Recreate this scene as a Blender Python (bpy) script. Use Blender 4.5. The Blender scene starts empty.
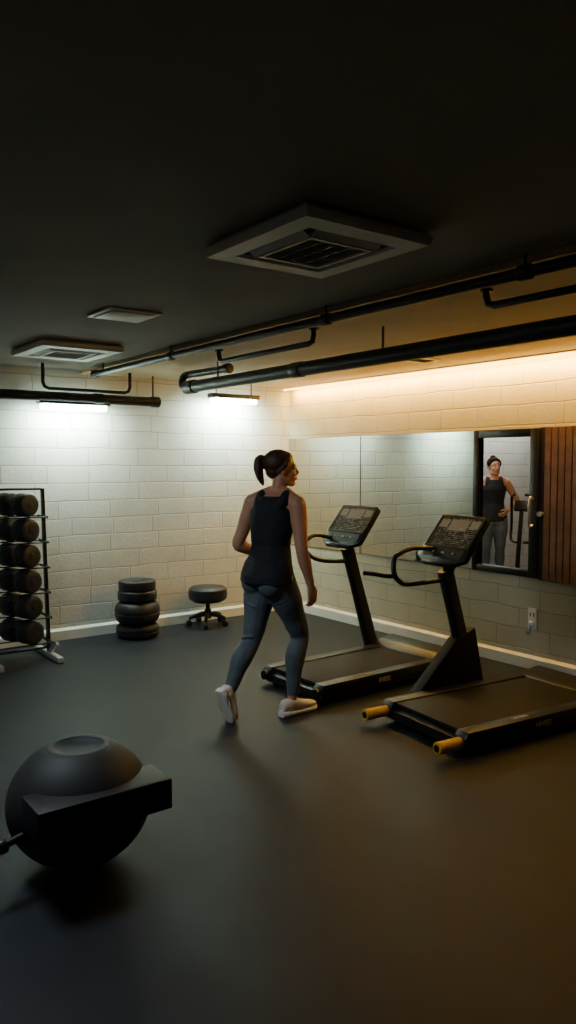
import bpy, bmesh, math, random
from mathutils import Vector, Matrix
random.seed(4)
C = bpy.context.scene.collection
PI = math.pi
# ------------------------------------------------------------------ camera
FP, PSI, TH, CH = 772.0, math.atan(.7434), math.atan(48/772), 1.6
fw = Vector((math.sin(PSI)*math.cos(TH), math.cos(PSI)*math.cos(TH), -math.sin(TH)))
rt = Vector((math.cos(PSI), -math.sin(PSI), 0))
up = rt.cross(fw)
CAM = Vector((0, 0, CH))
cd = bpy.data.cameras.new('camera'); cam = bpy.data.objects.new('camera', cd); C.objects.link(cam)
cd.sensor_fit = 'VERTICAL'; cd.sensor_height = 24; cd.lens = FP/1024*24; cd.clip_start = .05
cam.matrix_world = Matrix.Translation(CAM) @ Matrix((rt, up, -fw)).transposed().to_4x4()
bpy.context.scene.camera = cam
def R(px, py, x=None, y=None, z=None):
    d = fw + rt*((px-288)/FP) + up*((512-py)/FP)
    if x is not None: t = x/d.x
    elif y is not None: t = y/d.y
    else: t = (z-CH)/d.z
    return CAM + d*t
# ------------------------------------------------------------------ materials
def mat(name, col, rough=.5, metal=0, emit=None, es=0, noise=0, nscale=20, bump=0, bscale=80, spec=None, coat=0):
    m = bpy.data.materials.new(name); m.use_nodes = True
    nt = m.node_tree; b = nt.nodes['Principled BSDF']
    b.inputs['Base Color'].default_value = (*col, 1); b.inputs['Roughness'].default_value = rough
    b.inputs['Metallic'].default_value = metal
    if spec is not None: b.inputs['Specular IOR Level'].default_value = spec
    if coat: b.inputs['Coat Weight'].default_value = coat
    if emit: b.inputs['Emission Color'].default_value = (*emit, 1); b.inputs['Emission Strength'].default_value = es
    tc = nt.nodes.new('ShaderNodeTexCoord')
    if noise:
        n = nt.nodes.new('ShaderNodeTexNoise'); n.inputs['Scale'].default_value = nscale; n.inputs['Detail'].default_value = 5
        nt.links.new(tc.outputs['Object'], n.inputs['Vector'])
        r = nt.nodes.new('ShaderNodeValToRGB')
        r.color_ramp.elements[0].position = .3; r.color_ramp.elements[1].position = .7
        r.color_ramp.elements[0].color = (*[c*(1-noise) for c in col], 1)
        r.color_ramp.elements[1].color = (*[min(1, c*(1+noise)) for c in col], 1)
        nt.links.new(n.outputs['Fac'], r.inputs['Fac']); nt.links.new(r.outputs['Color'], b.inputs['Base Color'])
    if bump:
        n2 = nt.nodes.new('ShaderNodeTexNoise'); n2.inputs['Scale'].default_value = bscale; n2.inputs['Detail'].default_value = 4
        nt.links.new(tc.outputs['Object'], n2.inputs['Vector'])
        bp = nt.nodes.new('ShaderNodeBump'); bp.inputs['Strength'].default_value = bump; bp.inputs['Distance'].default_value = .01
        nt.links.new(n2.outputs['Fac'], bp.inputs['Height']); nt.links.new(bp.outputs['Normal'], b.inputs['Normal'])
    return m
def brick(name, axis, c1, c2, cm):
    m = bpy.data.materials.new(name); m.use_nodes = True
    nt = m.node_tree; b = nt.nodes['Principled BSDF']; L = nt.links.new
    g = nt.nodes.new('ShaderNodeNewGeometry'); s = nt.nodes.new('ShaderNodeSeparateXYZ'); cb = nt.nodes.new('ShaderNodeCombineXYZ')
    L(g.outputs['Position'], s.inputs[0]); L(s.outputs[axis], cb.inputs[0]); L(s.outputs['Z'], cb.inputs[1])
    w = nt.nodes.new('ShaderNodeTexNoise'); w.inputs['Scale'].default_value = 3.0; w.inputs['Detail'].default_value = 2; L(g.outputs['Position'], w.inputs['Vector'])
    mx = nt.nodes.new('ShaderNodeVectorMath'); mx.operation = 'SCALE'; mx.inputs['Scale'].default_value = .034
    ad = nt.nodes.new('ShaderNodeVectorMath'); ad.operation = 'ADD'
    L(w.outputs['Color'], mx.inputs[0]); L(cb.outputs[0], ad.inputs[0]); L(mx.outputs[0], ad.inputs[1])
    t = nt.nodes.new('ShaderNodeTexBrick'); L(ad.outputs[0], t.inputs['Vector'])
    t.offset = .42; t.squash = .8; t.squash_frequency = 3
    t.inputs['Scale'].default_value = 1; t.inputs['Brick Width'].default_value = .50; t.inputs['Row Height'].default_value = .160
    t.inputs['Mortar Size'].default_value = .0062; t.inputs['Mortar Smooth'].default_value = .7; t.inputs['Bias'].default_value = 0
    t.inputs['Color1'].default_value = (*c1, 1); t.inputs['Color2'].default_value = (*c2, 1); t.inputs['Mortar'].default_value = (*cm, 1)
    n = nt.nodes.new('ShaderNodeTexNoise'); n.inputs['Scale'].default_value = 5; n.inputs['Detail'].default_value = 6; L(g.outputs['Position'], n.inputs['Vector'])
    mr = nt.nodes.new('ShaderNodeMapRange'); mr.inputs[3].default_value = .85; mr.inputs[4].default_value = 1.10; L(n.outputs['Fac'], mr.inputs[0])
    mu = nt.nodes.new('ShaderNodeVectorMath'); mu.operation = 'SCALE'; L(t.outputs['Color'], mu.inputs[0]); L(mr.outputs[0], mu.inputs['Scale'])
    L(mu.outputs[0], b.inputs['Base Color']); b.inputs['Roughness'].default_value = .7
    n3 = nt.nodes.new('ShaderNodeTexNoise'); n3.inputs['Scale'].default_value = 32; n3.inputs['Detail'].default_value = 4; L(g.outputs['Position'], n3.inputs['Vector'])
    h3 = nt.nodes.new('ShaderNodeMath'); h3.operation = 'MULTIPLY'; h3.inputs[1].default_value = .8; L(n3.outputs['Fac'], h3.inputs[0])
    ml = nt.nodes.new('ShaderNodeMath'); ml.operation = 'MULTIPLY_ADD'; ml.inputs[1].default_value = -2.0
    L(t.outputs['Fac'], ml.inputs[0]); L(h3.outputs[0], ml.inputs[2])
    bp = nt.nodes.new('ShaderNodeBump'); bp.inputs['Strength'].default_value = .36; bp.inputs['Distance'].default_value = .008
    L(ml.outputs[0], bp.inputs['Height']); L(bp.outputs['Normal'], b.inputs['Normal'])
    return m
M = dict(
 brickX = brick('painted_block_back', 'X', (.67,.665,.60), (.61,.605,.54), (.42,.415,.37)),
 brickY = brick('glow_tinted_block_right', 'Y', (.67,.595,.44), (.61,.54,.395), (.43,.375,.27)),  # warm glow of the strip tinted into the block colour
 floor = mat('rubber_floor', (.0098,.0138,.0205), .52, noise=.2, nscale=5, bump=.12, bscale=260, spec=.32),
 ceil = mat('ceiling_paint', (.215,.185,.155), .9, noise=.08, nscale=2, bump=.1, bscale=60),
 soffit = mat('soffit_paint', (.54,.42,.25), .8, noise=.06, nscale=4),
 cream = mat('cream_paint', (.14,.13,.12), .8),
 trim = mat('white_trim', (.86,.84,.76), .5, noise=.06, nscale=8),
 acw = mat('ac_plastic', (.82,.77,.70), .5),
 acd = mat('ac_grille', (.035,.033,.03), .6),
 pipe = mat('black_pipe', (.011,.011,.011), .45, metal=.1, noise=.2),
 black = mat('black_plastic', (.010,.010,.011), .36, noise=.15, nscale=12),
 blackr = mat('black_rubber', (.015,.016,.018), .5, noise=.2, nscale=30, bump=.12, bscale=200),
 belt = mat('running_belt', (.007,.007,.0075), .6, noise=.25, nscale=60, bump=.2, bscale=300, spec=.25),
 rail = mat('side_rail', (.014,.014,.016), .40, noise=.1),
 bezel = mat('console_bezel', (.13,.10,.065), .28, metal=.4, coat=.4),
 steel = mat('brushed_steel', (.6,.6,.58), .32, metal=.8),
 dsteel = mat('dark_steel', (.022,.022,.024), .38, metal=.3),
 grey = mat('grey_enamel', (.46,.46,.45), .4, metal=.2),
 yellow = mat('yellow_rubber', (.85,.47,.03), .5, noise=.12, nscale=40),
 white = mat('white_letter', (.62,.6,.56), .5),
 screen = mat('console_screen', (.080,.064,.044), .25, noise=.45, nscale=45, coat=.3),
 lit = mat('console_readout', (.14,.11,.07), .3, emit=(1,.72,.40), es=.10),
 key = mat('console_key', (.30,.255,.19), .5, emit=(.9,.75,.5), es=.05),
 ball = mat('ball_rubber', (.021,.023,.025), .60, noise=.12, nscale=6, bump=.08, bscale=200, spec=.4),
 block = mat('foam_block', (.007,.007,.008), .55, noise=.15, nscale=20),
 mirror = mat('mirror_silver', (.60,.62,.58), .015, metal=1),
 mirrorb = mat('mirror_edge', (.12,.12,.11), .4),
 frame = mat('black_frame', (.008,.008,.008), .38),
 wood = mat('slat_wood', (.20,.085,.036), .55, noise=.3, nscale=9),
 woodd = mat('slat_backing', (.035,.015,.007), .7),
 skin = mat('skin', (.62,.31,.185), .44, noise=.06, nscale=14),
 hair = mat('brown_hair', (.070,.030,.014), .42, noise=.4, nscale=50, bump=.5, bscale=120),
 hair2 = mat('black_hair', (.010,.006,.004), .75, noise=.4, nscale=50, bump=.5, bscale=120, spec=.1),
 top = mat('black_tank_fabric', (.011,.014,.019), .8, noise=.15, nscale=18, bump=.6, bscale=11),
 legg = mat('slate_legging_fabric', (.115,.150,.175), .62, noise=.15, nscale=10, bump=.5, bscale=16),
 shoe = mat('cream_shoe_mesh', (.88,.79,.68), .6, noise=.08, nscale=30, bump=.2, bscale=150),
 sole = mat('white_sole', (.95,.90,.82), .5),
 lace = mat('shoe_lace', (.42,.38,.34), .7),
 eyew = mat('eye_white', (.7,.68,.64), .3), eyed = mat('eye_iris', (.03,.015,.01), .2),
 lip = mat('lip', (.42,.15,.12), .45),
 outlet = mat('outlet_plastic', (.72,.80,.95), .4),
 cool = mat('cool_tube', (1,1,1), .5, emit=(.72,1,.90), es=30),
 warm = mat('warm_led', (1,1,1), .5, emit=(1,.54,.075), es=10),
)
g = bpy.data.materials.new('clear_glass'); g.use_nodes = True
gb = g.node_tree.nodes['Principled BSDF']; gb.inputs['Roughness'].default_value = .01
gb.inputs['Alpha'].default_value = .04; gb.inputs['Base Color'].default_value = (.02,.02,.02,1)
M['glass'] = g
# ------------------------------------------------------------------ mesh helpers
def V(*a): return Vector(a)
def box(bm, lo, hi, bev=0):
    lo, hi = Vector(lo), Vector(hi)
    r = bmesh.ops.create_cube(bm, size=1, matrix=Matrix.Translation((lo+hi)/2) @ Matrix.Diagonal((*(hi-lo), 1)))
    if bev:
        es = list({e for v in r['verts'] for e in v.link_edges})
        bmesh.ops.bevel(bm, geom=es, offset=bev, segments=2, profile=.5, affect='EDGES')
def obox(bm, c, ax, ay, az, bev=0):   # oriented box, half axis vectors
    m = Matrix((ax*2, ay*2, az*2)).transposed().to_4x4(); m.translation = c
    r = bmesh.ops.create_cube(bm, size=1, matrix=m)
    if bev:
        es = list({e for v in r['verts'] for e in v.link_edges})
        bmesh.ops.bevel(bm, geom=es, offset=bev, segments=2, profile=.5, affect='EDGES')
def cyl(bm, a, b, r, r2=None, n=20, bev=0):
    a, b = Vector(a), Vector(b); d = b-a
    m = Matrix.Translation((a+b)/2) @ d.to_track_quat('Z', 'Y').to_matrix().to_4x4()
    res = bmesh.ops.create_cone(bm, cap_ends=True, cap_tris=False, segments=n, radius1=r, radius2=r if r2 is None else r2, depth=d.length, matrix=m)
    if bev:
        es = [e for e in {e for v in res['verts'] for e in v.link_edges} if any(len(f.verts) > 4 for f in e.link_faces)]
        bmesh.ops.bevel(bm, geom=es, offset=bev, segments=3, profile=.5, affect='EDGES')
def ell(bm, c, rx, ry, rz, rot=None, sub=3):
    m = Matrix.Translation(Vector(c)) @ ((rot.to_4x4()) if rot else Matrix.Identity(4)) @ Matrix.Diagonal((rx, ry, rz, 1))
    bmesh.ops.create_icosphere(bm, subdivisions=sub, radius=1, matrix=m)
def smoothpath(pts, vals=None, sub=6):
    P = [Vector(p) for p in pts]; out = []; ov = []
    for i in range(len(P)-1):
        p0, p1, p2, p3 = P[max(i-1, 0)], P[i], P[i+1], P[min(i+2, len(P)-1)]
        for k in range(sub):
            t = k/sub
            out.append(.5*((2*p1)+(p2-p0)*t+(2*p0-5*p1+4*p2-p3)*t*t+(3*p1-p0-3*p2+p3)*t**3))
            if vals: s = t*t*(3-2*t); ov.append(vals[i]*(1-s)+vals[i+1]*s)
    out.append(P[-1])
    if vals: ov.append(vals[-1])
    return out, ov
def tube(bm, pts, r, n=14, sub=6, caps=True, ball=False):
    rads = r if isinstance(r, (list, tuple)) else [r]*len(pts)
    if sub > 1: pts, rads = smoothpath(pts, list(rads), sub)
    else: pts = [Vector(p) for p in pts]
    t0 = (pts[1]-pts[0]).normalized(); u = t0.orthogonal().normalized(); rings = []
    for i, p in enumerate(pts):
        t = (pts[min(i+1, len(pts)-1)]-pts[max(i-1, 0)]).normalized()
        u = (u-t*u.dot(t)).normalized(); w = t.cross(u)
        rings.append([bm.verts.new(p+(u*math.cos(2*PI*k/n)+w*math.sin(2*PI*k/n))*rads[i]) for k in range(n)])
    for a, b in zip(rings, rings[1:]):
        for k in range(n): bm.faces.new((a[k], a[(k+1) % n], b[(k+1) % n], b[k]))
    if caps: bm.faces.new(rings[0][::-1]); bm.faces.new(rings[-1])
    if ball:
        for p, q in ((pts[0], rads[0]), (pts[-1], rads[-1])): ell(bm, p, q, q, q, sub=2)
def loft(bm, rings, n=28, e=1.0):
    R_ = []
    for c, a, b in rings:
        vs = []
        for k in range(n):
            co, si = math.cos(2*PI*k/n), math.sin(2*PI*k/n)
            vs.append(bm.verts.new(c + a*(math.copysign(abs(co)**e, co)) + b*(math.copysign(abs(si)**e, si))))
        R_.append(vs)
    for a, b in zip(R_, R_[1:]):
        for k in range(n): bm.faces.new((a[k], a[(k+1) % n], b[(k+1) % n], b[k]))
    bm.faces.new(R_[0][::-1]); bm.faces.new(R_[-1])
def lathe(bm, prof, c=(0,0,0), n=48):
    c = Vector(c); R_ = []
    for r, z in prof: R_.append([bm.verts.new(c+V(max(r, 1e-4)*math.cos(2*PI*k/n), max(r, 1e-4)*math.sin(2*PI*k/n), z)) for k in range(n)])
    for a, b in zip(R_, R_[1:]):
        for k in range(n): bm.faces.new((a[k], a[(k+1) % n], b[(k+1) % n], b[k]))
    bm.faces.new(R_[0][::-1]); bm.faces.new(R_[-1])
def prism(bm, poly, ex):     # polygon points extruded by a vector
    ex = Vector(ex); a = [bm.verts.new(Vector(p)) for p in poly]; b = [bm.verts.new(Vector(p)+ex) for p in poly]
    n = len(a); bm.faces.new(a[::-1]); bm.faces.new(b)
    for k in range(n): bm.faces.new((a[k], a[(k+1) % n], b[(k+1) % n], b[k]))
def obj(name, bm, m, parent=None, smooth=True, voxel=None, it=4, label=None):
    bmesh.ops.recalc_face_normals(bm, faces=bm.faces)
    me = bpy.data.meshes.new(name); bm.to_mesh(me); bm.free(); me.materials.append(M[m] if isinstance(m, str) else m)
    o = bpy.data.objects.new(name, me); C.objects.link(o)
    if voxel:
        r = o.modifiers.new('r', 'REMESH'); r.mode = 'VOXEL'; r.voxel_size = voxel
        s = o.modifiers.new('s', 'SMOOTH'); s.factor = .5; s.iterations = it
        dg = bpy.context.evaluated_depsgraph_get(); me2 = bpy.data.meshes.new_from_object(o.evaluated_get(dg))
        o.modifiers.clear(); o.data = me2; me2.name = name
        if not me2.materials: me2.materials.append(M[m])
        me2.polygons.foreach_set('use_smooth', [True]*len(me2.polygons))
    elif smooth:
        me.polygons.foreach_set('use_smooth', [True]*len(me.polygons))
        try: me.set_sharp_from_angle(angle=math.radians(38))
        except Exception: pass
    if parent: o.parent = parent
    if label: o['label'] = label
    return o
def tag(o, label, cat, group=None):
    o['label'] = label; o['category'] = cat
    if group: o['group'] = group
    return o
def thing(name, label, cat, loc=(0,0,0), rz=0, group=None):
    o = bpy.data.objects.new(name, None); C.objects.link(o); o.location = loc; o.rotation_euler = (0, 0, rz); o.empty_display_size = .1
    return tag(o, label, cat, group)
def struct(name, bm, m, parent=None):
    o = obj(name, bm, m, parent, smooth=False)
    if not parent: o['kind'] = 'structure'
    return o
def dup(root):
    r = root.copy(); C.objects.link(r)
    for ch in list(root.children):
        c = ch.copy(); C.objects.link(c); c.parent = r
        for gg in list(ch.children):
            d = gg.copy(); C.objects.link(d); d.parent = c
    return r
N = bmesh.new
def text(name, s, size, loc, rot, m, parent):
    cu = bpy.data.curves.new(name, 'FONT'); cu.body = s; cu.size = size; cu.extrude = .0012; cu.align_x = 'CENTER'; cu.align_y = 'CENTER'
    t = bpy.data.objects.new(name+'_tmp', cu); C.objects.link(t)
    me = bpy.data.meshes.new_from_object(t.evaluated_get(bpy.context.evaluated_depsgraph_get())); me.materials.clear(); me.materials.append(M[m])
    bpy.data.objects.remove(t)
    o = bpy.data.objects.new(name, me); C.objects.link(o); o.parent = parent; o.location = loc; o.rotation_euler = rot
    return o
# ------------------------------------------------------------------ room shell
XR, YB, ZC, ZS, XL, YF = 5.09, 6.82, 2.45, 2.42, -1.3, -1.6
X2 = 10.6; WT = .045
b = N(); box(b, (XL-.1, YF-.1, -.1), (X2+.1, YB+.1, 0)); struct('floor', b, 'floor')
b = N(); box(b, (XL-.1, YF-.1, ZC), (X2+.1, YB+.1, ZC+.1)); struct('ceiling', b, 'ceil')
b = N(); box(b, (2.71, YF, ZS), (XR+WT, YB, ZC)); struct('trim_1', b, 'soffit')
b = N(); box(b, (XL, YB, 0), (X2, YB+.1, ZC)); struct('wall_back', b, 'brickX')
WY0, WY1, WZ0, WZ1 = 3.605, 4.235, .72, 1.875
b = N()
box(b, (XR, YF, 0), (XR+WT, YB, WZ0)); box(b, (XR, YF, WZ1), (XR+WT, YB, ZS))
box(b, (XR, YF, WZ0), (XR+WT, WY0, WZ1)); box(b, (XR, WY1, WZ0), (XR+WT, YB, WZ1))
struct('wall_right', b, 'brickY')
b = N(); box(b, (XL-.1, YF, 0), (XL, YB, ZC)); struct('wall_left', b, 'cream')
b = N(); box(b, (XL-.1, YF-.1, 0), (X2+.1, YF, ZC)); struct('wall_front', b, 'cream')
b = N(); box(b, (X2, YF, 0), (X2+.1, YB, ZC)); struct('wall_far', b, 'brickY')  # end wall of the added room that replaces a mirror reflection
b = N(); prism(b, [(XL, YB, 0), (XL, YB-.026, 0), (XL, YB-.026, .085), (XL, YB-.008, .105), (XL, YB, .105)], (XR-XL, 0, 0)); struct('baseboard_back', b, 'trim')
b = N(); prism(b, [(XR, YF, 0), (XR-.026, YF, 0), (XR-.026, YF, .085), (XR-.008, YF, .105), (XR, YF, .105)], (0, YB-.026-YF, 0)); struct('baseboard_right', b, 'trim')
# black framed opening to an added room that stands in for a mirror reflection
w = bpy.data.objects.new('reflection_opening_1', None); C.objects.link(w); w['kind'] = 'structure'; w.location = (XR, (WY0+WY1)/2, WZ0)
def rel(o): return Vector(o.location)
def sh(bm, v): bmesh.ops.translate(bm, verts=bm.verts, vec=-Vector(v)); return bm
b = N(); x0, x1, f_ = XR-.03, XR+WT, .052
box(b, (x0, WY0, WZ0), (x1, WY0+.075, WZ1), .004); box(b, (x0, WY1-f_, WZ0), (x1, WY1, WZ1), .004)
box(b, (x0, WY0+.075, WZ0), (x1, WY1-f_, WZ0+f_), .004); box(b, (x0, WY0+.075, WZ1-f_*1.2), (x1, WY1-f_, WZ1), .004)
obj('opening_frame', sh(b, rel(w)), 'frame', w)
b = N(); box(b, (XR+.015, WY0+f_, WZ0+f_), (XR+.020, WY1-f_, WZ1-f_)); obj('opening_pane', sh(b, rel(w)), 'glass', w)
b = N(); tube(b, [(x0, WY0+.04, 1.13), (x0-.04, WY0+.04, 1.13), (x0-.04, WY0+.04, 1.33), (x0, WY0+.04, 1.33)], .010, n=10, sub=3)
obj('opening_handle', sh(b, rel(w)), 'steel', w)
# mirrors
ys = 5.64
def mirror(y0, y1, label):
    t = thing('wall_mirror', label, 'mirror', (XR, (y0+y1)/2, WZ0))
    b = N(); box(b, (XR-.010, y0, WZ0), (XR-.001, y1, WZ1)); obj('mirror_backing', sh(b, rel(t)), 'mirrorb', t, smooth=False)
    b = N(); box(b, (XR-.014, y0+.003, WZ0+.003), (XR-.0105, y1-.003, WZ1-.003)); obj('mirror_glass', sh(b, rel(t)), 'mirror', t, smooth=False)
mirror(ys+.004, YB-.005, 'frameless wall mirror panel in the room corner, beside the back wall')
mirror(WY1+.004, ys-.004, 'wide frameless wall mirror panel behind the treadmill consoles, next to the black frame')
# slat panel
t = thing('slatted_wood_panel', 'brown panel of vertical wood slats right of the black frame', 'wall panel', (XR, 3.1, WZ0-.01))
b = N(); box(b, (XR-.012, 2.6, WZ0-.01), (XR-.001, WY0-.004, WZ1+.005)); obj('backing_board', sh(b, rel(t)), 'woodd', t, smooth=False)
b = N(); y = 2.60
while y < WY0-.05: box(b, (XR-.022, y, WZ0-.01), (XR-.012, y+.052, WZ1+.005), .003); y += .060
obj('slats', sh(b, rel(t)), 'wood', t, smooth=False)
b = N(); cyl(b, (XR-.022, 3.56, 1.22), (XR-.07, 3.56, 1.22), .014, .02); obj('knob', sh(b, rel(t)), 'steel', t)
# outlet with plug and cord
p = R(533, 619, x=XR)
t = thing('wall_outlet', 'white electrical outlet with plugged cord low on the right wall', 'outlet', (XR, p.y, p.z))
b = N(); box(b, (-.012, -.04, -.085), (0, .04, .085), .004); obj('cover_plate', b, 'outlet', t)
b = N(); box(b, (-.035, -.017, -.052), (-.0125, .017, -.016), .006); obj('plug', b, 'outlet', t)
for s in (-1, 1):
    b = N(); box(b, (-.0145, s*.016-.004, .02), (-.0118, s*.016+.004, .05)); obj('socket_slot', b, 'black', t, smooth=False)
b = N(); tube(b, [(-.030, 0, -.05), (-.038, 0, -.1), (-.03, .03, -.12), (-.015, .05, -.1)], .004, n=8); obj('cord', b, 'black', t)
# ------------------------------------------------------------------ ceiling units
def cassette(x0, x1, y0, y1, label, dep=.05):
    cx, cy = (x0+x1)/2, (y0+y1)/2; hx, hy = (x1-x0)/2, (y1-y0)/2
    t = thing('air_conditioner', label, 'air conditioner', (cx, cy, ZC), 0, 'ceiling air units')
    b = N(); ro = [(hx, hy, -dep*.35), (hx, hy, -dep*.65), (hx*.97, hy*.97, -dep), (hx*.70, hy*.70, -dep-.002), (hx*.67, hy*.67, -dep*.6)]
    vs = [[b.verts.new((sx*a, sy*c, z)) for sx, sy in ((-1,-1),(1,-1),(1,1),(-1,1))] for a, c, z in [(hx*.95, hy*.95, -.001)]+ro]
    for r0, r1 in zip(vs, vs[1:]):
        for k in range(4): b.faces.new((r0[k], r0[(k+1)%4], r1[(k+1)%4], r1[k]))
    obj('fascia', b, 'acw', t)
    b = N(); box(b, (-hx*.67, -hy*.67, -dep*.8), (hx*.67, hy*.67, -dep*.5)); obj('cavity', b, 'acd', t, smooth=False)
    b = N(); q = .44
    for i in range(15):
        u = -hy*q + 2*hy*q*i/14; obox(b, V(0, u, -dep*.98), V(hx*q, 0, 0), V(0, .0035, .007), V(0, -.001, .0005))
    for i in range(5):
        u = -hx*q + 2*hx*q*i/4; box(b, (u-.003, -hy*q, -dep-.004), (u+.003, hy*q, -dep*.79))
    obj('intake_grille', b, 'grey', t, smooth=False)
    b = N()
    for lo, hi in (((-hx*.50, -hy*.50), (-hx*.45, hy*.50)), ((hx*.45, -hy*.50), (hx*.50, hy*.50)), ((-hx*.45, -hy*.50), (hx*.45, -hy*.45)), ((-hx*.45, hy*.45), (hx*.45, hy*.50))):
        box(b, (*lo, -dep-.010), (*hi, -dep*.79))
    obj('grille_frame', b, 'acw', t, smooth=False)
    for k in range(4):
        b = N(); s = 1 if k < 2 else -1
        if k % 2: obox(b, V(0, s*hy*.585, -dep*.98), V(hx*.52, 0, 0), V(0, hy*.045, s*.008), V(0, 0, .003))
        else: obox(b, V(s*hx*.585, 0, -dep*.98), V(hx*.045, 0, s*.008), V(0, hy*.52, 0), V(0, 0, .003))
        obj('louvre', b, 'acw', t)
cassette(1.56, 2.15, 2.0, 2.65, 'large square ceiling air conditioner cassette nearest the camera')
cassette(1.80, 2.40, 5.2, 5.87, 'smaller looking square ceiling air conditioner near the back left wall')
t = thing('ceiling_access_panel', 'plain flat square panel on dark ceiling between two air units', 'ceiling panel', (1.905, 4.12, ZC))
b = N(); box(b, (-.16, -.16, -.012), (.16, .16, 0), .004); obj('panel_frame', b, 'acw', t)
b = N(); box(b, (-.13, -.13, -.018), (.13, .13, -.0118), .003); obj('panel_door', b, 'acw', t)
t = thing('air_vent', 'small slim air vent in the warm lit soffit above mirror', 'vent', (4.45, 4.3, ZS))
b = N(); box(b, (-.17, -.09, -.01), (.17, -.075, 0)); box(b, (-.17, .075, -.01), (.17, .09, 0)); box(b, (-.17, -.075, -.01), (-.155, .075, 0)); box(b, (.155, -.075, -.01), (.17, .075, 0))
obj('vent_frame', b, 'grey', t, smooth=False)
b = N(); box(b, (-.155, -.075, -.001), (.155, .075, 0))
for k in range(7): obox(b, V(0, -.06+.02*k, -.004), V(.155, 0, 0), V(0, .007, .003), V(0, 0, .001))
obj('vent_slats', b, 'dsteel', t, smooth=False)
# ------------------------------------------------------------------ pipes
def pipe_thing(label, pts, r, extra, sub=1, ends=True):
    base = Vector(pts[0]); t = thing('ceiling_pipe', label, 'pipe', base)
    b = N(); tube(b, pts, r, n=18, sub=sub); obj('pipe_run', sh(b, base), 'pipe', t)
    for kind, a, c, rr in extra:
        b = N(); cyl(b, a, c, rr, n=16, bev=.003 if kind != 'hanger_rod' else 0); obj(kind, sh(b, base), 'pipe', t)
    return t
xu = 2.67; zu = 2.375
ex = [('coupling', (xu, yy-.03, zu), (xu, yy+.03, zu), .032) for yy in (1.98, 3.25, 5.0)]
ex += [('hanger_rod', (xu, yy, zu), (xu, yy, ZC), .007) for yy in (1.98, 3.25, 5.0, 6.2)] + [('pipe_cap', (xu, 6.33, zu), (xu, 6.41, zu), .032)]
pipe_thing('long thin black pipe hugging the ceiling along the soffit edge', [(xu, YF, zu), (xu, 6.38, zu)], .024, ex)
xt = 3.245; zt = 2.245
ex = [('pipe_cap', (xt, 5.66, zt), (xt, 5.80, zt), .058), ('coupling', (xt, 4.2, zt), (xt, 4.3, zt), .054)]
p = R(383, 345, x=xt)
ex += [('hanger_rod', (xt, p.y, zt), (xt, p.y, ZS), .008), ('hanger_rod', (xt, .9, zt), (xt, .9, ZS), .008), ('hanger_rod', (xt, 5.3, zt), (xt, 5.3, ZS), .008)]
pipe_thing('thick black pipe hanging below the soffit, running across above mirror', [(xt, YF, zt), (xt, 5.72, zt)], .048, ex)
pipe_thing('black elbow pipe rising from the capped end of thick pipe', [(xt, 5.80, zt), (xt, 5.86, zt+.01), (xt, 5.88, zt+.05), (xt+.01, 5.86, zt+.10), (xt+.04, 5.80, zt+.115), (xt+.06, 5.65, zt+.115), (xt+.08, 5.3, zt+.115)], .032, [('pipe_cap', (xt+.08, 5.32, zt+.115), (xt+.082, 5.25, zt+.115), .040)], sub=5)
def midpipe(label, x, pa, pb):
    a = R(*pa, x=x); c = R(*pb, x=x); z = (a.z+c.z)/2; y0, y1 = a.y, c.y
    s = 1 if y1 > y0 else -1
    pts = [(x, y0, ZS), (x, y0, z+.05), (x, y0+s*.012, z+.012), (x, y0+s*.05, z), (x, y1-s*.05, z), (x, y1-s*.012, z+.012), (x, y1, z+.05), (x, y1, ZS)]
    pipe_thing(label, pts, .018, [('flange', (x, y0, ZS-.012), (x, y0, ZS), .032), ('flange', (x, y1, ZS-.012), (x, y1, ZS), .032)])
midpipe('short thin black U shaped pipe above thick pipe, middle of ceiling', 2.95, (219, 361), (314, 344))
midpipe('short thin black pipe with bent end at the right edge', 2.95, (486, 304), (640, 279))
yl = 6.6; zl = 2.18
pipe_thing('thick black pipe along the back wall above left lamp', [(XL+.01, yl, zl), (3.35, yl, zl)], .044,
   [('pipe_cap', (3.31, yl, zl), (3.39, yl, zl), .051), ('coupling', (2.75, yl, zl), (2.83, yl, zl), .051), ('hanger_rod', (3.33, yl, zl), (3.33, yl, ZS), .008), ('hanger_rod', (1.2, yl, zl), (1.2, yl, ZC), .008)])
q0 = R(43, 388, y=6.5); q1 = R(130, 390, y=6.5)
pipe_thing('thin black bent pipe above the thick back wall pipe', [(q0.x, 6.5, ZC), (q0.x, 6.5, q0.z+.05), (q0.x+.015, 6.5, q0.z+.015), (q0.x+.05, 6.5, q0.z), (q1.x-.05, 6.5, q0.z), (q1.x-.015, 6.5, q0.z+.015), (q1.x, 6.5, q0.z+.05), (q1.x, 6.5, ZS if q1.x > 2.71 else ZC)], .015, [])
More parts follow.
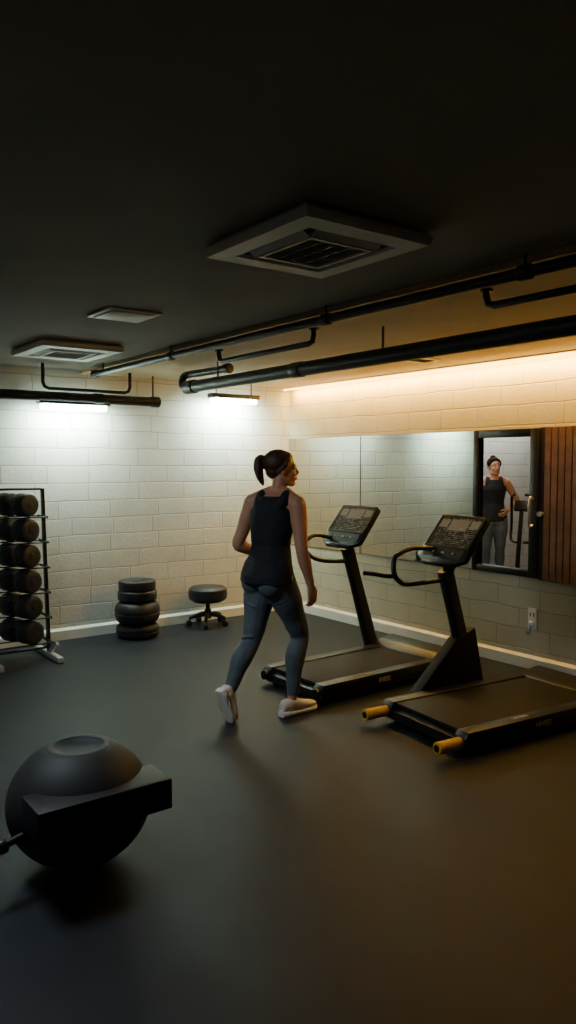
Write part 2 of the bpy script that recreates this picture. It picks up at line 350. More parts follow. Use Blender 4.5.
# ------------------------------------------------------------------ lamps
def area(name, loc, rot, sx, sy, e, col, spread=PI):
    L = bpy.data.lights.new(name, 'AREA'); L.shape = 'RECTANGLE'; L.size = sx; L.size_y = sy; L.energy = e; L.color = col; L.spread = spread
    o = bpy.data.objects.new(name, L); C.objects.link(o); o.location = loc; o.rotation_euler = rot
def lamp(px, py, label, wd, en, rods):
    p = R(px, py, y=6.64)
    t = thing('wall_lamp', label, 'lamp', (p.x, 6.64, p.z), 0, 'linear lamps on the back wall')
    b = N(); box(b, (-wd/2-.03, -.06, 0), (wd/2+.03, .06, .045), .008); obj('lamp_housing', b, 'dsteel', t)
    b = N(); box(b, (-wd/2, -.055, -.048), (wd/2, .055, -.0005), .010); obj('light_tube', b, 'cool', t)
    b = N(); box(b, (-.03, .0595, -.0), (.03, .18, .03)); obj('wall_bracket', b, 'dsteel', t, smooth=False)
    if rods:
        for s in (-1, 1):
            b = N(); cyl(b, (s*wd*.42, 0, .044), (s*wd*.42, 0, ZS-p.z), .006, n=10); obj('hanger_rod', b, 'dsteel', t)
    area('cool_area', (p.x, 6.64, p.z-.055), (math.radians(42), 0, 0), wd, .09, en, (.77, 1, .88))
lamp(74, 405, 'bright white linear lamp on the back wall, left one', .58, 42, False)
lamp(234, 399, 'bright white linear lamp near the room corner, right one', .50, 50, True)
SX = -.085; SY0 = 1.8
t = thing('light_strip', 'glowing warm orange light strip where soffit meets the right wall', 'light strip', (XR, 2.6, ZS))
b = N(); box(b, (SX-.02, SY0-2.6+.01, -.012), (SX+.02, YB-2.6-.01, 0)); obj('strip_channel', b, 'acw', t, smooth=False)
b = N(); box(b, (SX-.014, SY0-2.6+.02, -.026), (SX+.014, YB-2.6-.02, -.0118)); obj('diffuser', b, 'warm', t, smooth=False)
area('warm_area', (XR+SX, 4.3, ZS-.035), (0, math.radians(-40), 0), .03, 4.8, 84, (1, .555, .085))
area('fill_area', (0.5, 3.5, 2.4), (0, 0, 0), .6, .6, 32, (.82, .92, 1))  # soft overhead fill, added without a fixture
area('reflection_room_area', (8.2, 6.5, 2.40), (math.radians(18), 0, 0), 2.2, .2, 26, (.97, 1, .95))  # added light for the room built in place of the reflection
area('reflection_room_area', (6.6, 4.6, 2.1), (math.radians(55), 0, math.radians(-38)), .5, .5, 18, (1, .70, .42))  # added front light on the figure that stands in for a reflection
wd_ = bpy.data.worlds.new('world'); bpy.context.scene.world = wd_; wd_.use_nodes = True
wd_.node_tree.nodes['Background'].inputs[0].default_value = (.5, .55, .6, 1); wd_.node_tree.nodes['Background'].inputs[1].default_value = .02
# ------------------------------------------------------------------ treadmills
def treadmill(label, loc, rz, Ln, Wd, mbase, mtop, con, caps, gusset, loop, bar, word, hood=.2):
    t = thing('treadmill', label, 'treadmill', loc, rz, 'treadmills facing the mirror')
    h = Wd/2; zt = .135
    b = N(); prism(b, [(0, -h+.02, .03), (0, -h+.02, .085), (.05, -h+.02, .105), (Ln, -h+.02, .115), (Ln, -h+.02, .03)], (0, Wd-.04, 0)); obj('base_frame', b, 'black', t, smooth=False)
    b = N(); box(b, (.03, -h+.095, .1), (Ln-.26, h-.095, zt-.004), .008); obj('running_belt', b, 'belt', t)
    for s in (-1, 1):
        b = N(); y0, y1 = sorted((s*(h-.09), s*h))
        prism(b, [(-.005, y0, .04), (-.005, y0, .105), (.02, y0, zt), (Ln-.24, y0, zt+.004), (Ln-.24, y0, .04)], (0, y1-y0, 0))
        bmesh.ops.bevel(b, geom=list(b.edges), offset=.005, segments=2, profile=.5, affect='EDGES')
        obj('side_rail', b, 'rail', t)
        b = N(); y = s*(h-.045)
        if caps == 'yellow':
            cyl(b, (-.17, y, .072), (.0, y, .072), .034, n=24, bev=.004); obj('yellow_grip', b, 'yellow', t, label='yellow cylindrical rail end')
            b = N(); cyl(b, (-.175, y, .072), (-.1695, y, .072), .020, n=24); obj('grip_end', b, 'black', t)
        else:
            cyl(b, (-.03, y, .075), (.0, y, .075), .036, n=24, bev=.006); obj('roller_cap', b, 'black', t)
        for xx in (.08, Ln-.1):
            b = N(); cyl(b, (xx, s*(h-.06), 0), (xx, s*(h-.06), .04), .03, .024); obj('foot', b, 'blackr', t)
    b = N(); prism(b, [(Ln-.28, -h+.0, .05), (Ln-.28, -h+.0, zt+.004), (Ln-.2, -h, hood-.02), (Ln-.06, -h, hood), (Ln+.02, -h, hood-.05), (Ln+.03, -h, .05)], (0, Wd, 0))
    bmesh.ops.bevel(b, geom=list(b.edges), offset=.012, segments=3, profile=.5, affect='EDGES'); obj('motor_hood', b, 'black', t)
    ym = h+.035; a = V(mbase, ym, .03); c = V(*mtop); c.y = ym
    b = N(); d = (c-a).normalized(); fx = d.cross(V(0,1,0)).normalized()
    loft(b, [(a, fx*.062, V(0,.036,0)), (a+(c-a)*.3, fx*.055, V(0,.034,0)), (a+(c-a)*.7, fx*.050, V(0,.032,0)), (c, fx*.052, V(0,.034,0))], n=20, e=.45)
    obj('upright', b, 'dsteel', t)
    b = N(); box(b, (mbase-.16, h-.01, .0), (mbase+.16, ym+.045, .06), .01); obj('upright_base', b, 'black', t)
    if gusset:
        b = N(); prism(b, [(mbase-.52, ym-.036, .03), (mbase-.52, ym-.036, .11), (mbase-.18, ym-.036, .44), (mbase-.02, ym-.036, .50), (mbase+.07, ym-.036, .10), (mbase+.07, ym-.036, .03)], (0, .085, 0))
        bmesh.ops.bevel(b, geom=list(b.edges), offset=.006, segments=2, profile=.5, affect='EDGES'); obj('side_cover', b, 'belt', t, label='solid black triangular side cover')
    # console
    cc = V(*con); cc.y = ym-.05; u = V(.64, 0, .77).normalized(); n = V(-u.z, 0, u.x); yy = V(0, 1, 0)
    b = N()
    pts = [(-.5,-.40), (-.47,.44), (-.41,.5), (.41,.5), (.47,.44), (.5,-.40), (.34,-.5), (-.34,-.5)]
    prism(b, [cc+yy*(x*.46)+u*(y*.38)-n*.016 for x, y in pts], n*.034)
    bmesh.ops.bevel(b, geom=list(b.edges), offset=.007, segments=2, profile=.5, affect='EDGES'); co = obj('console', b, 'black', t)
    b = N()
    for lo, hi in (((-.205, -.072), (-.192, .178)), ((.192, -.072), (.205, .178)), ((-.192, .166), (.192, .178)), ((-.192, -.072), (.192, -.062))):
        obox(b, cc+yy*((lo[0]+hi[0])/2)+u*((lo[1]+hi[1])/2)+n*.020, yy*((hi[0]-lo[0])/2), u*((hi[1]-lo[1])/2), n*.004)
    obj('console_bezel', b, 'bezel', co, smooth=False)
    b = N(); obox(b, cc+u*.052+n*.0185, yy*.192, u*.115, n*.0015); obj('display_screen', b, 'screen', co, smooth=False)
    for (cx_, cu_, wx, wu) in ((0, .105, .085, .045), (-.14, .115, .040, .032), (.14, .115, .040, .032)):
        b = N(); obox(b, cc+yy*cx_+u*cu_+n*.0200, yy*wx, u*wu, n*.0006, 0); obj('readout', b, 'lit', co, smooth=False)
    rnd = random.Random(7); b = N()
    for j in range(15):
        x = -.180
        while x < .165:
            wl = rnd.choice((.004, .008, .012, .018, .026))
            if rnd.random() < .75: obox(b, cc+u*(-.054+.0150*j)+n*.0210+yy*(x+wl/2), yy*(wl/2), u*(rnd.choice((.001, .002, .0035))), n*.0005)
            x += wl+rnd.choice((.004, .006, .012))
    o_ = obj('display_markings', b, 'key', co, smooth=False); o_['kind'] = 'stuff'
    b = N(); obox(b, cc-u*.115+n*.0182, yy*.18, u*.038, n*.0012); obj('keypad', b, 'rail', co, smooth=False)
    for i in range(-3, 4):
        b = N(); obox(b, cc+yy*(i*.046)+u*(-.115)+n*.020, yy*(.014 if i == 0 else .008), u*.007, n*.0015); obj('button', b, 'bezel' if i % 2 else 'key', co)
    b = N(); obox(b, cc-u*.195+n*.004, yy*.15, u*.010, n*.022, .005); obj('console_shelf', b, 'black', co)
    b = N(); cyl(b, c-d*.06, cc-n*.012, .036, .050, n=16); obj('console_neck', b, 'black', t)
    b = N(); tube(b, loop, .0165, n=14, sub=6); obj('handlebar', b, 'black', t)
    if bar:
        b = N(); tube(b, bar, .0145, n=12, sub=4); obj('crossbar', b, 'black', t)
    text('lettering', word, .045, (Ln*.42, -h-.0015, .088), (PI/2, 0, 0), 'white', t)
    text('lettering', word, .04, (Ln*.32, -h+.045, zt+.0025), (0, 0, 0), 'white', t)
    return t
def loc_pts(root_loc, rz, ppx, ym):    # photo points read in the vertical plane of the upright, in the treadmill's own axes
    c, s = math.cos(rz), math.sin(rz); nrm = V(-s, c, 0); out = []
    base = Vector(root_loc)+nrm*ym
    for px, py, dy in ppx:
        d = fw + rt*((px-288)/FP) + up*((512-py)/FP)
        t = ((base+nrm*dy)-CAM).dot(nrm)/d.dot(nrm); p = CAM+d*t-Vector(root_loc)
        out.append(V(p.x*c+p.y*s, -p.x*s+p.y*c, p.z))
    return out
LA, LB = (3.17, 4.23, 0), (3.27, 3.09, 0); rB = math.radians(-6)
ya, yb = .34+.035, .37+.035
pa = loc_pts(LA, 0, [(374, 640, 0), (347, 547, 0), (351, 526, -.05)], ya)
loopA = loc_pts(LA, 0, [(332, 538, .08), (316, 535, .08), (306, 541, .07), (305, 549, .05), (312, 557, .03), (326, 561, 0), (350, 561, 0)], ya)
treadmill('black treadmill nearer the corner, beside the walking woman', LA, 0, 1.36, .68, pa[0].x, pa[1], pa[2], 'black', False, loopA, None, 'IIVEES')
pb = loc_pts(LB, rB, [(473, 676, 0), (445, 570, 0), (453, 540, -.05)], yb)
loopB = loc_pts(LB, rB, [(438, 549, .06), (414, 548, .06), (399, 554, .05), (394, 560, .04), (394, 573, .02), (399, 581, .01), (410, 584, 0), (448, 579, 0)], yb)
barB = loc_pts(LB, rB, [(395, 576, .02), (386, 576, .04), (374, 574, .08), (363, 573, .12)], yb)
treadmill('black treadmill with yellow rail ends, nearest the camera at right', LB, rB, 1.45, .74, pb[0].x, pb[1], pb[2], 'yellow', True, loopB, barB, 'HIVEES', hood=.165)
# ------------------------------------------------------------------ dumbbell rack
RX, RY = 1.950, 6.3; HW = .235
t = thing('dumbbell_rack', 'upright black metal dumbbell rack with splayed pale feet at left edge', 'rack', (RX, RY, 0))
hz = [.26+.205*i for i in range(6)]
yc_ = lambda z: -.03+.066*(z-.26)
for s in (-1, 1):
    b = N(); obox(b, V(s*HW, .015, .72), V(.012, 0, 0), V(0, .022, 0), V(0, .045, .68), .003); obj('upright', b, 'dsteel', t)
    b = N(); obox(b, V(s*HW, -.02, .025), V(.024, 0, 0), V(0, .29, 0), V(0, 0, .022), .005); obj('foot_bar', b, 'grey', t)
    b = N(); obox(b, V(s*HW, -.14, .10), V(.012, 0, 0), V(0, .09, -.05), V(0, .008, .012)); obj('brace', b, 'grey', t)
for z, yy in ((1.395, .06), (.08, -.02)):
    b = N(); cyl(b, (-HW+.01, yy, z), (HW-.01, yy, z), .010); obj('tie_bar', b, 'dsteel', t)
for z in hz:
    b = N(); zz = z-.118; yc = yc_(z)
    for yy in (-.11, .11): cyl(b, (-HW+.008, yc+yy, zz), (HW-.008, yc+yy, zz), .006, n=12)
    for s in (-1, 1): obox(b, V(s*(HW-.008), yc, zz), V(.004, 0, 0), V(0, .12, 0), V(0, 0, .010))
    obj('cradle', b, 'dsteel', t)
def dumbbell():
    t = thing('dumbbell', '', 'dumbbell')
    b = N(); tube(b, [(0, -.065, 0), (0, -.035, 0), (0, 0, 0), (0, .035, 0), (0, .065, 0)], [.022, .024, .027, .024, .022], n=16); obj('handle', b, 'dsteel', t)
    for s in (-1, 1):
        b = N()
        loft(b, [(V(0, s*x, 0), V(r, 0, 0), V(0, 0, r)) for x, r in ((.034, .070), (.040, .090), (.048, .0955), (.086, .0955), (.089, .090), (.094, .090), (.097, .0955), (.152, .0955), (.168, .088), (.174, .072), (.174, .045))], n=36)
        hd = obj('weight_head', b, 'blackr', t)
        b = N(); cyl(b, (0, s*.1735, 0), (0, s*.179, 0), .026, n=24, bev=.002); obj('end_cap', b, 'rail', hd)
    return t
d0 = dumbbell(); names = ['bottom tier', 'second tier from the bottom', 'third tier from the bottom', 'fourth tier from the bottom', 'fifth tier from the bottom', 'top tier']
for i, z in enumerate(hz):
    o = d0 if i == 0 else dup(d0)
    o.location = (RX+.01, RY+yc_(z), z-.0145); o.rotation_euler = (0, .3*i, math.radians(22))
    tag(o, 'black rubber dumbbell on the %s of the rack' % names[i], 'dumbbell', 'dumbbells on the rack')
# ------------------------------------------------------------------ plate stack
p = R(138, 636, z=0); z = 0
spec = [(.198, .125, 'lowest plate in the stack, on the floor', .36), (.208, .215, 'thickest and widest plate, second from the bottom of stack', .40), (.180, .095, 'smaller plate just under the top one', .22), (.170, .090, 'small topmost plate with a smooth flat top', .16)]
for i, (r, h, lb, ef) in enumerate(spec):
    t = thing('weight_plate', 'round black rubber ' + lb, 'weight plate', (p.x+random.uniform(-.004, .004), p.y, z), 0, 'stacked weight plates')
    e = h*ef; pr = [(.02, 0), (r-e, 0)]
    for k in range(1, 7): a = PI/2*k/6; pr.append((r-e+e*math.sin(a), e-e*math.cos(a)))
    if i == 1: pr += [(r, h*.46), (r-.006, h*.48), (r-.006, h*.52), (r, h*.54)]
    if i == 0: pr += [(r, h*.46), (r-.010, h*.5), (r, h*.54)]
    for k in range(6): a = PI/2*k/6; pr.append((r-e+e*math.cos(a), h-e+e*math.sin(a)))
    pr += [(r-e, h), (r*.5, h), (r*.47, h-.005), (.02, h-.005)]
    b = N(); lathe(b, pr); obj('rubber_disc', b, 'blackr', t)
    b = N(); lathe(b, [(.026, h-.0052), (.05, h-.0052), (.05, h-.001), (.026, h-.001)], n=24); obj('hub_ring', b, 'dsteel', t)
    z += h+.0005
# ------------------------------------------------------------------ stool
p = R(208, 625, z=0)
t = thing('rolling_stool', 'low round black padded stool on five castors by back wall', 'stool', (p.x, p.y, 0), .3)
b = N(); lathe(b, [(.1, .250), (.165, .252), (.188, .272), (.194, .322), (.188, .364), (.165, .386), (.10, .393), (.01, .394)]); obj('seat', b, 'blackr', t)
b = N(); lathe(b, [(.1, .236), (.14, .238), (.14, .2505), (.1, .2505)]); obj('seat_plate', b, 'dsteel', t)
b = N(); cyl(b, (0, 0, .07), (0, 0, .16), .034); cyl(b, (0, 0, .16), (0, 0, .255), .022); obj('gas_column', b, 'dsteel', t)
for k in range(5):
    a = 2*PI*k/5; d = V(math.cos(a), math.sin(a), 0)
    b = N(); tube(b, [V(0, 0, .11)+d*.02, V(0, 0, .105)+d*.10, V(0, 0, .08)+d*.185], [.024, .021, .017], n=10); lg = obj('leg', b, 'black', t)
    b = N(); c = d.cross(V(0,0,1))
    cyl(b, d*.19+V(0,0,.031)-c*.020, d*.19+V(0,0,.031)+c*.020, .031, bev=.004); cyl(b, d*.185+V(0,0,.04), d*.185+V(0,0,.082), .009); obj('castor', b, 'blackr', lg)
# ------------------------------------------------------------------ balance ball
rb = .283; hb = .250; bx_, by_ = 1.135, 2.935
t = thing('balance_ball', 'large dark rubber exercise ball with flat block collar in left foreground', 'exercise ball', (bx_, by_, 0), 0)
b = N(); prof = []
for k in range(0, 45):
    a = -PI/2+PI*k/44; r = rb*math.cos(a); z = hb+hb*math.sin(a)
    if r < .150 and z > .3: break
    prof.append((max(r, .002), max(z, .001)))
z0_ = prof[-1][1]; r0_ = prof[-1][0]
prof += [(r0_-.014, z0_+.008), (r0_-.030, z0_+.014), (r0_-.045, z0_+.015), (r0_-.060, z0_+.010), (r0_-.075, z0_+.002), (.055, z0_-.004), (.02, z0_-.006)]
lathe(b, prof, n=80); obj('ball_shell', b, 'ball', t)
b = N(); zr = z0_+.0130; ring = []
n_ = 64
for k in range(12):
    a = 2*PI*k/12; ring.append((r0_-.042+.014*math.cos(a), zr+.004*math.sin(a)))
R_ = [[b.verts.new((r*math.cos(2*PI*k/n_), r*math.sin(2*PI*k/n_), z)) for k in range(n_)] for r, z in ring]
for i in range(12):
    for k in range(n_): b.faces.new((R_[i][k], R_[i][(k+1)%n_], R_[(i+1)%12][(k+1)%n_], R_[(i+1)%12][k]))
obj('top_ring', b, 'ball', t)
b = N(); box(b, (.870-bx_, 2.640-by_, .250), (1.400-bx_, 2.83-by_, .372), .008); obj('block_collar', b, 'block', t)
a0 = V(-.25, -.10, .22); a1 = V(-.50, -.14, .18)
b = N(); cyl(b, a0, a1, .014); cyl(b, a0+(a1-a0)*.30, a0+(a1-a0)*.42, .028, n=20, bev=.006); cyl(b, a0+(a1-a0)*.5, a0+(a1-a0)*.6, .024, n=20, bev=.006); obj('handle_bar', b, 'dsteel', t)
# ------------------------------------------------------------------ people
def hand(bm, w, d, n, s, curl=1.0):
    d = d.normalized(); n = (n-d*n.dot(d)).normalized(); s = (s-d*s.dot(d)-n*s.dot(n)).normalized()
    loft(bm, [(w-d*.01, s*.024, n*.018), (w+d*.025, s*.032, n*.017), (w+d*.06, s*.038, n*.015), (w+d*.088, s*.037, n*.012)], n=18)
    for k, (o_, ln) in enumerate(((.029, .07), (.010, .078), (-.010, .073), (-.028, .058))):
        p = w+d*(.082-(.006 if k in (0, 3) else 0))+s*o_; pts = [p]; ang = .15*curl; spread = s*(o_*1.6)
        for j, f in enumerate((.45, .32, .23)):
            ang += (.22+.22*j)*curl
            p = p+((d+spread).normalized()*math.cos(ang)+n*math.sin(ang))*ln*f; pts.append(p)
        tube(bm, pts, [.0092, .0088, .0080, .0068], n=10, sub=3, ball=True)
    p = w+d*.02+s*.024; dt = (d*.72+s*.6+n*.35).normalized()
    tube(bm, [p, p+dt*.035, p+dt*.035+(d*.85+s*.25+n*.35).normalized()*.03, p+dt*.035+(d*.9+s*.05+n*.45).normalized()*.052], [.014, .0115, .010, .008], n=10, sub=3, ball=True)
def shoe(root, heel, toe, upv, shaft):
    f = (toe-heel); Lf = f.length; f = f.normalized(); upv = (upv-f*upv.dot(f)).normalized(); s = f.cross(upv)
    b = N(); st = [(0, .028, .036), (.06, .040, .036), (.25, .042, .030), (.5, .040, .026), (.7, .051, .028), (.88, .047, .027), (.97, .030, .032), (1.0, .016, .030)]
    rings = []
    for q, wv, hv in st: rings.append((heel+f*Lf*q+upv*(hv*.55), s*wv, upv*hv*.55))
    loft(b, rings, n=20, e=.5)
    b2 = N()
    loft(b2, [(heel+f*Lf*q+upv*(.027+hh*.5), s*wv, upv*hh*.5) for q, wv, hh in ((.02, .026, .060), (.08, .036, .078), (.25, .039, .080), (.42, .039, .076), (.6, .044, .056), (.78, .045, .042), (.92, .036, .034), (.98, .020, .022))], n=22, e=.85)
    tube(b2, [heel+f*Lf*.2+upv*.05, shaft+(heel+f*Lf*.2+upv*.06-shaft)*.35], [.040, .042], n=16, sub=2, ball=False)
    up_ = obj('shoe', b2, 'shoe', root, voxel=.0045, it=3)
    obj('shoe_sole', b, 'sole', up_)
    for q in (.42, .5, .58, .66):
        b3 = N(); c = heel+f*Lf*q+upv*(.027+.079-(q-.36)*.12)
        tube(b3, [c-s*.022-upv*.006, c+upv*.003, c+s*.022-upv*.006], .003, n=6, sub=3); obj('shoe_lace', b3, 'lace', up_)
def person(label, loc, rz, J, headyaw, voxel=.005):
    root = thing('person', label, 'person', loc, rz); HM = 'hair' if J['pony'] else 'hair2'
    TY = J['tyaw']; lat = lambda a: V(-math.sin(a), math.cos(a), 0); fwd = lambda a: V(math.cos(a), math.sin(a), 0)
    nk, hd = V(*J['neck']), V(*J['head']); pel = V(*J['pelvis']); che = V(*J['chest']); wa = V(*J['waist'])
    b = N()
    prof = [(pel+V(0,0,-.09), .158, .105, 0), (pel+V(-.018,0,-.03), .174, .126, 0), (pel+V(-.010,0,.05), .154, .108, TY*.2), ((pel*.5+wa*.5)+V(0,0,.02), .128, .088, TY*.4), (wa, .112, .078, TY*.6), (wa*.5+che*.5, .130, .092, TY*.85), (che, .152, .104, TY), (che+V(0,0,.06), .148, .094, TY)]
    loft(b, [(c, lat(a)*(w_-.006), fwd(a)*(d_-.006)) for c, w_, d_, a in prof], n=28, e=.9)
    sl, sr = V(*J['shl']), V(*J['shr'])
    loft(b, [(che+V(0,0,.05), lat(TY)*.15, fwd(TY)*.092), ((sl+sr)/2+V(0,0,.03), lat(TY)*.125, fwd(TY)*.072), (nk+V(-.005,0,.0), lat(TY)*.066, fwd(TY)*.055), (nk+V(0,0,.03), lat(TY)*.05, fwd(TY)*.05)], n=24)
    tube(b, [sl, nk*.6+sl*.4+V(0,0,.012), nk, nk*.6+sr*.4+V(0,0,.012), sr], [.054, .046, .045, .046, .054], n=14, sub=4, ball=True)
    tube(b, [nk-V(0,0,.03), nk*.5+hd*.5-V(.006,0,.01), hd-V(.012,0,.05)], [.055, .047, .048], n=16, sub=4, ball=True)
    for S_, E_, W_ in (('shl', 'ell', 'wrl'), ('shr', 'elr', 'wrr')):
        a, e_, w_ = V(*J[S_]), V(*J[E_]), V(*J[W_])
        tube(b, [a, a*.7+e_*.3, a*.3+e_*.7, e_, e_*.72+w_*.28, e_*.25+w_*.75, w_], [.057, .053, .043, .038, .041, .029, .023], n=16, sub=4, ball=True)
    hand(b, V(*J['wrl']), V(*J['hdl']), V(*J['hnl']), V(*J['hsl'])); hand(b, V(*J['wrr']), V(*J['hdr']), V(*J['hnr']), V(*J['hsr']))
    def leg(bm, H, K, A, k, cut=0):
        H, K, A = V(*H), V(*K), V(*A); ax = (A-K).normalized(); bk = V(-1,0,0)
        A2 = A-ax*cut
        tube(bm, [H+V(0,0,.02), H*.72+K*.28+V(.008,0,0), H*.3+K*.7+V(.012,0,0), K, K*.72+A*.28+bk*.022, K*.4+A*.6+bk*.012, A2], [.102+k, .099+k, .074+k, .058+k, .066+k, .049+k, .036+k], n=18, sub=5, ball=(cut == 0))
    for s in 'lr': leg(b, J['hp'+s], J['kn'+s], J['an'+s], -.006)
    Rm = Matrix.Rotation(headyaw, 3, 'Z') @ Matrix.Rotation(math.radians(J.get('tilt', 0)), 3, 'Y')
    hp = lambda x, y, z: hd+Rm @ V(x, y, z)
    ell(b, hp(-.012, 0, .03), .094, .074, .084, Rm); ell(b, hp(.03, 0, -.03), .062, .056, .075, Rm); ell(b, hp(.055, 0, -.088), .028, .030, .022, Rm)
    tube(b, [hp(-.01, .055, -.05), hp(.03, .045, -.08), hp(.062, .012, -.095)], [.018, .016, .014], n=8, sub=3, ball=True); tube(b, [hp(-.01, -.055, -.05), hp(.03, -.045, -.08), hp(.062, -.012, -.095)], [.018, .016, .014], n=8, sub=3, ball=True)
    tube(b, [hp(.080, 0, .018), hp(.090, 0, -.004), hp(.099, 0, -.024)], [.010, .011, .012], n=10, sub=3, ball=True)
    ell(b, hp(.090, .010, -.030), .011, .009, .008, Rm, 2); ell(b, hp(.090, -.010, -.030), .011, .009, .008, Rm, 2)
    ell(b, hp(.080, 0, -.058), .014, .024, .012, Rm, 2)
    for s in (-1, 1):
        ell(b, hp(.066, s*.030, .022), .018, .024, .009, Rm, 2); ell(b, hp(.058, s*.034, -.026), .024, .022, .022, Rm, 2)
        ell(b, hp(-.006, s*.074, -.008), .018, .008, .030, Rm, 2)
    body = obj('body', b, 'skin', root, voxel=voxel*.8, it=5)
    for s in (-1, 1):
        b = N(); ell(b, hp(.071, s*.030, .006), .013, .013, .011, Rm); obj('eye', b, 'eyew', body)
        b = N(); ell(b, hp(.081, s*.031, .006), .0045, .0065, .0065, Rm, 2); obj('iris', b, 'eyed', body)
        b = N(); tube(b, [hp(.080, s*.014, .026), hp(.084, s*.03, .032), hp(.074, s*.046, .026)], .0030, n=6, sub=3); obj('eyebrow', b, 'hair', body)
    b = N(); ell(b, hp(.089, 0, -.0545), .006, .019, .0045, Rm, 2); ell(b, hp(.088, 0, -.0605), .006, .017, .005, Rm, 2); obj('lips', b, 'lip', body)
    b = N(); ell(b, hp(-.027, 0, .046), .099, .084, .084, Rm); ell(b, hp(-.054, 0, -.004), .054, .065, .056, Rm); ell(b, hp(.008, 0, .080), .062, .062, .038, Rm)
    for s in (-1, 1): tube(b, [hp(.040, s*.050, .082), hp(.030, s*.066, .060), hp(.012, s*.077, .025), hp(-.03, s*.07, -.01)], [.012, .013, .013, .014], n=8, sub=3, ball=True)
    if J['pony']:
        tube(b, [hp(-.106, 0, .064), hp(-.128, 0, .074), hp(-.146, 0, .058), hp(-.151, 0, .016), hp(-.144, 0, -.032), hp(-.132, 0, -.072), hp(-.125, 0, -.094)], [.020, .026, .031, .031, .026, .017, .006], n=14, sub=5, ball=True)
        tube(b, [hp(-.135, .012, .07), hp(-.154, .02, .01), hp(-.144, .026, -.056)], [.014, .016, .005], n=8, sub=4, ball=True)
        tube(b, [hp(-.135, -.012, .07), hp(-.156, -.018, .01), hp(-.154, -.022, -.062)], [.014, .015, .004], n=8, sub=4, ball=True)
        for a_ in (-.05, -.02, .02, .05):     # loose strands swept back over the crown
            tube(b, [hp(.045, a_*.8, .108-abs(a_)*.3), hp(-.02, a_*1.1, .129-abs(a_)*.4), hp(-.08, a_*.8, .100-abs(a_)*.3), hp(-.112, a_*.2, .070)], [.004, .0075, .0075, .005], n=8, sub=4, ball=True)
    else: ell(b, hp(-.05, 0, .122), .036, .036, .028, Rm)
    hr = obj('hair', b, HM, root, voxel=.0035, it=2)
    if J['pony']:
        b = N(); cyl(b, hp(-.110, 0, .066), hp(-.120, 0, .071), .024, n=18); obj('hair_tie', b, 'top', hr)
    b = N()
    for s in 'lr':
        leg(b, J['hp'+s], J['kn'+s], J['an'+s], .001, .03)
        K_, A_ = V(*J['kn'+s]), V(*J['an'+s]); H_ = V(*J['hp'+s])     # folds bunching at ankle, behind the knee and below the seat
        def fold(c_, ax_, rr, amp, th0, th1, fr):
            o1 = (V(-1,0,0)-ax_*ax_.dot(V(-1,0,0))).normalized(); o2 = ax_.cross(o1)
            tube(b, [c_+(o1*math.cos(th0+(th1-th0)*k/8)+o2*math.sin(th0+(th1-th0)*k/8))*rr+ax_*amp*(k-4)/4 for k in range(9)], [fr*.3]+[fr]*7+[fr*.3], n=8, sub=2, ball=True)
        ax_ = (A_-K_).normalized(); ax2 = (K_-H_).normalized()
        for q, rr in ((.93, .032), (.86, .035), (.78, .040)): fold(K_*(1-q)+A_*q, ax_, rr, .010, -2.6, 2.6, .0075)
        fold(K_+V(0,0,.03), ax2, .055, .014, -1.3, 1.3, .007); fold(K_-V(0,0,.015), ax_, .054, -.012, -1.2, 1.3, .007)
        fold(H_*.75+K_*.25, ax2, .088, .020, -1.2, 1.2, .009); fold(H_*.6+K_*.4, ax2, .080, -.022, -1.0, 1.4, .008)
    loft(b, [(pel+V(0,0,-.10), V(0,.145,0), V(.10,0,0)), (pel+V(-.018,0,-.03), V(0,.177,0), V(.129,0,0)), (pel+V(-.010,0,.05), V(0,.156,0), V(.110,0,0)), (pel+V(0,0,.10), V(0,.132,0), V(.090,0,0))], n=28)
    for s in (-1, 1): ell(b, pel+V(-.060, s*.075, -.060), .086, .086, .09)
    obj('leggings', b, 'legg', root, voxel=voxel, it=3)
    b = N()
    rs = [(pel+V(-.022,0,-.055), .187, .150, 0), (pel+V(-.022,0,-.01), .183, .146, 0), (pel+V(-.016,0,.03), .174, .135, TY*.15), (pel+V(-.010,0,.07), .161, .124, TY*.25), ((pel*.5+wa*.5)+V(0,0,.02), .145, .111, TY*.4), (wa+V(0,0,0), .132, .101, TY*.55), (wa+V(0,0,.05), .137, .104, TY*.7), (wa*.5+che*.5+V(0,0,.02), .150, .111, TY*.85), (che+V(0,0,-.01), .161, .116, TY), (che+V(0,0,.03), .152, .111, TY), (che+V(-.0,0,.065), .130, .100, TY), (che+V(.0,0,.095), .118, .090, TY), (che+V(.006,0,.118), .112, .080, TY)]
    fine = []
    for i in range(len(rs)-1):
        for q in (0, .5):
            c0, w0, d0_, a0_ = rs[i]; c1, w1, d1, a1_ = rs[i+1]
            fine.append((c0.lerp(c1, q), w0*(1-q)+w1*q, d0_*(1-q)+d1*q, a0_*(1-q)+a1_*q))
    fine.append(rs[-1]); n_v = 48; RR = []
    for c, w_, d_, a in fine:       # soft drape folds that fade out towards the chest
        k_ = max(0, min(1, (wa.z+.13-c.z)/.24)); vs = []
        for k in range(n_v):
            th = 2*PI*k/n_v; f_m = 1+k_*(.016*(1+math.sin(5*th+c.z*11))+.010*math.sin(9*th-c.z*22))
            vs.append(b.verts.new(c+lat(a)*w_*math.cos(th)*f_m+fwd(a)*d_*math.sin(th)*f_m))
        RR.append(vs)
    for r0, r1 in zip(RR, RR[1:]):
        for k in range(n_v): b.faces.new((r0[k], r0[(k+1) % n_v], r1[(k+1) % n_v], r1[k]))
    b.faces.new(RR[0][::-1]); b.faces.new(RR[-1])
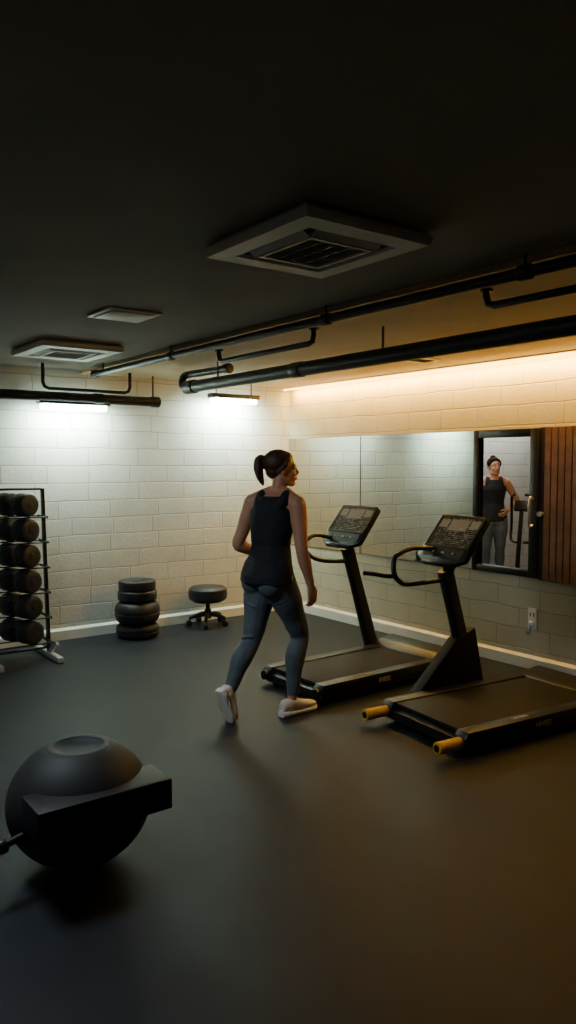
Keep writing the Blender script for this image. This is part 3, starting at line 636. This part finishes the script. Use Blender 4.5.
    for s_, S_ in ((1, sl), (-1, sr)):
        m_ = nk*.48+S_*.52
        tube(b, [che+lat(TY)*s_*.085+fwd(TY)*.05+V(0,0,.05), m_+fwd(TY)*.050+V(0,0,-.015), m_+V(0,0,.018), m_-fwd(TY)*.046+V(0,0,-.01), che+lat(TY)*s_*.07-fwd(TY)*.055+V(0,0,.05)], [.034, .034, .040, .040, .042], n=14, sub=4, ball=True)
    obj('tank_top', b, 'top', root, voxel=voxel, it=4)
    for s in 'lr': shoe(root, V(*J['he'+s]), V(*J['to'+s]), V(*J['fu'+s]), V(*J['an'+s]))
    return root
J1 = dict(pelvis=(0,0,.92), waist=(.012,0,1.09), chest=(.035,0,1.28), neck=(.08,0,1.425), head=(.110,0,1.565), tyaw=math.radians(16), tilt=-2,
  shl=(.010,.168,1.355), shr=(.080,-.166,1.35), ell=(-.065,.228,1.085), wrl=(.12,.21,1.00), elr=(.060,-.225,1.070), wrr=(.130,-.235,.845),
  hdl=(.9,-.1,-.25), hnl=(0,-1,-.2), hsl=(.1,0,1), hdr=(.20,0,-1), hnr=(.0,1,.1), hsr=(1,.2,.15),
  hpl=(0,.080,.87), knl=(-.095,.075,.475), anl=(-.275,.080,.180), hpr=(0,-.080,.87), knr=(.190,-.080,.49), anr=(.125,-.075,.10),
  hel=(-.360,.080,.215), tol=(-.262,.080,-.010), ful=(.9,0,.4), her=(.030,-.07,0), tor=(.325,-.09,0), fur=(0,0,1), pony=True)
person('woman in black tank top and slate leggings walking towards the treadmills', (2.785, 3.94, 0), math.radians(8), J1, math.radians(-36))
J2 = dict(pelvis=(0,0,.92), waist=(.0,0,1.09), chest=(.01,0,1.28), neck=(.01,0,1.425), head=(.03,0,1.565), tyaw=0, tilt=0,
  shl=(.0,.155,1.365), shr=(.0,-.155,1.365), ell=(-.05,.31,1.13), wrl=(.07,.17,1.0), elr=(.0,-.19,1.085), wrr=(.05,-.19,.845),
  hdl=(.5,-.6,-.5), hnl=(-.3,-1,0), hsl=(-.3,.2,1), hdr=(.1,0,-1), hnr=(0,1,0), hsr=(1,0,.1),
  hpl=(0,.085,.87), knl=(.02,.09,.48), anl=(-.02,.10,.09), hpr=(0,-.085,.87), knr=(.03,-.09,.48), anr=(0,-.10,.09),
  hel=(-.07,.10,0), tol=(.20,.14,0), ful=(0,0,1), her=(-.05,-.10,0), tor=(.22,-.14,0), fur=(0,0,1), pony=False)
p2 = R(494, 464.1, y=6.44)  # figure built for real where a mirror would show a reflection
person('figure in black tank top standing in for a mirror reflection, behind the black frame', (p2.x, 6.44, 0), math.radians(228), J2, math.radians(14), voxel=.006)
# machine added beside that figure, in place of its mirror reflection
q = R(521, 464.1, y=5.0)
t = thing('elliptical_machine', 'black exercise machine with curved handles standing in for a mirror reflection, behind the black frame', 'exercise machine', (q.x, 5.0, 0), math.radians(200))
b = N(); box(b, (-.4, -.05, .0), (.4, .05, .07), .01); box(b, (-.42, -.25, 0), (-.34, .25, .05), .01); box(b, (.34, -.25, 0), (.42, .25, .05), .01); obj('base_frame', b, 'black', t)
b = N(); cyl(b, (.0, -.04, .28), (.0, .04, .28), .2, n=32, bev=.01); obj('flywheel_cover', b, 'black', t)
b = N(); tube(b, [(.1, 0, .07), (.05, 0, .6), (-.05, 0, 1.1)], [.030, .024, .022]); obj('mast', b, 'dsteel', t)
b = N(); obox(b, V(-.08, 0, 1.16), V(.02, 0, .01), V(0, .08, 0), V(-.03, 0, .05), .005); obj('console', b, 'black', t)
for s in (-1, 1):
    b = N(); tube(b, [(-.02, s*.03, .78), (-.10, s*.12, .80), (-.20, s*.15, .95), (-.20, s*.15, 1.12), (-.10, s*.12, 1.26), (.02, s*.06, 1.28)], .015); obj('handlebar', b, 'black', t)
    b = N(); box(b, (-.2, s*.2-.06, .2), (.15, s*.2+.06, .235), .01); cyl(b, (0, s*.045, .22), (0, s*.2, .22), .015); obj('pedal', b, 'blackr', t)
